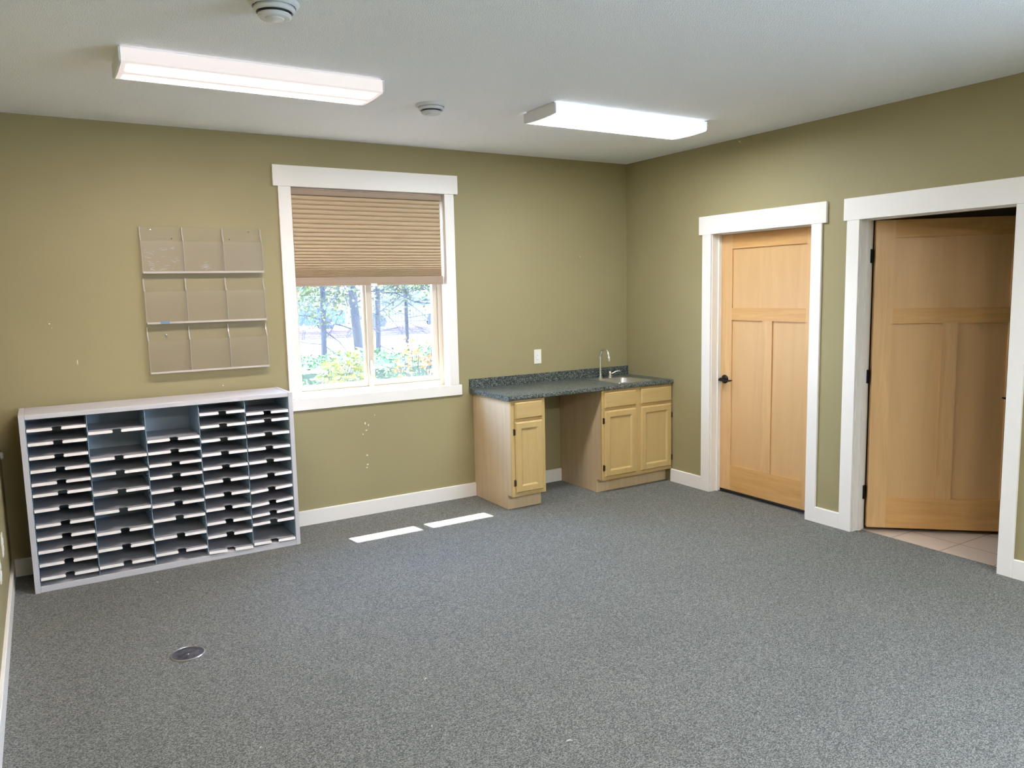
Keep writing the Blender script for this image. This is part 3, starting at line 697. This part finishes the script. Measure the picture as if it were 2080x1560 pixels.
# hedge
hd = empty('hedge', (-.6, 4.3, 0)); tag(hd, 'low green clipped hedge outside, below the window view', 'hedge')
def hp(rd):
    x = rd.uniform(-3.2, 2.2); y = rd.uniform(3.3, 5.4); z = (.90+.03*math.sin(x*5)+.02*math.sin(x*13))*(1-.28*abs((y-4.4)/1.1)**3)
    return (x, y, z*rd.uniform(.88,1.03)) if rd.random() < .7 else (x, 3.35+rd.random()*.15, rd.uniform(.05,.8))
build('foliage', leaves(9000, hp, .055, 1), m_hedge, hd)
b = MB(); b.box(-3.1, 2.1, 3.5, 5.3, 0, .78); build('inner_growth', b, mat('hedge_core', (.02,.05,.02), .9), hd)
def twig(b, p, d, l, r, rd, depth):
    p = Vector(p); d = Vector(d).normalized(); pts = [p]
    for i in range(4):
        d = (d + Vector((rd.gauss(0,.22), rd.gauss(0,.22), rd.gauss(0,.18)))).normalized(); p = p + d*l/4; pts.append(p)
        if depth and i > 0:
            for _ in range(2 if rd.random() < .7 else 1):
                twig(b, p, d + Vector((rd.gauss(0,.8), rd.gauss(0,.8), rd.gauss(0,.6))), l*.6, r*.5, rd, depth-1)
    b.tube(pts, [r, r*.85, r*.7, r*.55, r*.35], 5)
    return pts[-1]
def tree(label, x, y, lean, r, h, seed, low, nleaf, leafz, spread, mleaf):
    t = empty('tree', (x, y, 0)); tag(t, label, 'tree', 'trees outside the window')
    rd = random.Random(seed); b = MB()
    pts = [(x+lean*z, y, z) for z in (0,.4,.9,1.4,2.0,2.8,h)]
    b.tube(pts, [r*1.35, r*1.1, r, r*.95, r*.88, r*.75, r*.4], 12); build('trunk', b, m_bark, t, smooth=True)
    b = MB()
    for i in range(17):
        z = rd.uniform(low, h*.8); a = rd.uniform(0, 2*PI)
        twig(b, (x+lean*z, y, z), (math.cos(a), math.sin(a), rd.uniform(-.45,.35)), rd.uniform(.8,1.5)*spread, r*.22, rd, 2)
    build('branches', b, m_bark, t)
    if nleaf:
        cl = [(x+lean*1.8+rd.uniform(-1,1)*spread*1.5, y+rd.uniform(-1,1)*spread, rd.uniform(leafz, h)) for _ in range(26)]
        def lp_(r_):
            c = r_.choice(cl); return (c[0]+r_.gauss(0,.22), c[1]+r_.gauss(0,.22), c[2]+r_.gauss(0,.13))
        build('foliage', leaves(nleaf, lp_, .075, seed+50), mleaf, t)
tree('straight grey trunked tree outside in the left window pane', -1.02, 6.0, .025, .044, 4.2, 11, .9, 2600, 1.55, 1.0, m_tleaf)
tree('thicker leaning grey tree outside beside the window mullion', -.30, 6.2, -.075, .075, 4.6, 12, 1.0, 3000, 1.5, 1.1, m_tleaf)
tree('thin dark tree outside in the middle of the right window pane', .92, 7.2, .0, .034, 4.0, 13, 1.1, 3200, 1.5, 1.0, m_tleaf)
tree('slender tree outside just right of the window mullion', .10, 6.6, .03, .045, 4.2, 14, .8, 1500, 1.6, .9, m_tleaf)
def shrub(label, spots, mleaf, seed, n, size, sp):
    c0 = spots[0]; s = empty('shrub', (c0[0], c0[1], 0)); tag(s, label, 'shrub'); rd = random.Random(seed); b = MB()
    for x, y, z in spots: b.tube([(c0[0],c0[1],0),((c0[0]+x)/2+rd.gauss(0,.03),(c0[1]+y)/2,z*.5),(x,y,z)], [.008,.006,.003], 6)
    build('stems', b, m_bark, s)
    def pl(r_):
        c = r_.choice(spots); return (c[0]+r_.gauss(0,sp), c[1]+r_.gauss(0,sp), c[2]+r_.gauss(0,sp*.8))
    build('foliage', leaves(n, pl, size, seed+1), mleaf, s)
shrub('yellow green leafy shrub outside the lower left window pane', [(-2.25,2.1,.84),(-2.09,2.1,.90),(-2.16,2.1,1.0),(-1.92,2.1,1.06),(-2.04,2.1,.815),(-1.85,2.1,.955),(-2.2,2.1,.97),(-1.86,2.1,.76),(-1.98,2.1,.99)], m_lime, 21, 420, .07, .055)
shrub('orange leafed shrub outside the lower right window pane', [(-1.27,2.1,1.19),(-1.36,2.1,1.06),(-1.22,2.1,1.04),(-1.19,2.1,1.07),(-1.07,2.1,1.01),(-1.0,2.1,1.14),(-1.09,2.1,.93),(-1.41,2.1,.90),(-1.31,2.1,.85),(-1.46,2.1,.78),(-.99,2.1,1.29),(-1.02,2.1,.8)], m_orange, 22, 230, .06, .045)

def vehicle(label, x, y, z, l, h, paint, name='car'):
    v_ = empty(name, (x, y, z)); tag(v_, label, 'car'); b = MB()
    p = [(x-l/2,z+.28),(x-l/2,z+.75),(x-l*.36,z+.95),(x-l*.22,z+h),(x+l*.25,z+h),(x+l*.40,z+.95),(x+l/2,z+.85),(x+l/2,z+.28)]
    b.prism(p, y-.9, y+.9, 'y'); build('body', b, paint, v_, .05)
    b = MB(); b.prism([(x-l*.32,z+.97),(x-l*.205,z+h-.08),(x+l*.23,z+h-.08),(x+l*.35,z+.97)], y-.905, y-.89, 'y'); build('side_window', b, m_carg, v_)
    for s in (-.3,.3):
        b = MB(); b.lathe([(0,-.1),(.33,-.1),(.33,.1),(0,.1)], (x+l*s,y-.86,z+.33), 20, 0, 'y'); build('wheel', b, m_tire, v_)
vehicle('white car parked beyond the fence outside the right window pane', 9.2, 27, .16, 4.4, 1.65, m_carw)
vehicle('blue car parked beyond the fence outside the left window pane', 4.2, 27, .16, 4.4, 1.5, m_carb)
vehicle('blue car parked beyond the fence at the right of the view', 14.2, 28, .16, 4.4, 1.6, m_carb)
# distant treeline
for i, (x, y, s) in enumerate(((2,40,4),(9,42,4),(16,40,4),(23,42,4),(-5.5,42,4),(30,44,4))):
    rd = random.Random(60+i); t = empty('far_tree', (x,y,.3)); tag(t, 'bluish green tree far behind the parked cars, through the window', 'tree', 'distant trees seen through the window')
    b = MB(); b.tube([(x,y,.3),(x,y,2.5)], .2, 8); build('trunk', b, m_bark, t)
    b = leaves(700, lambda r_: (x+max(-2.9,min(2.9,r_.gauss(0,s*.4))), y+r_.uniform(-1.4,1.4), 1.2+abs(r_.gauss(0,s*.42))), .7, 70+i); build('foliage', b, m_tleaf, t)
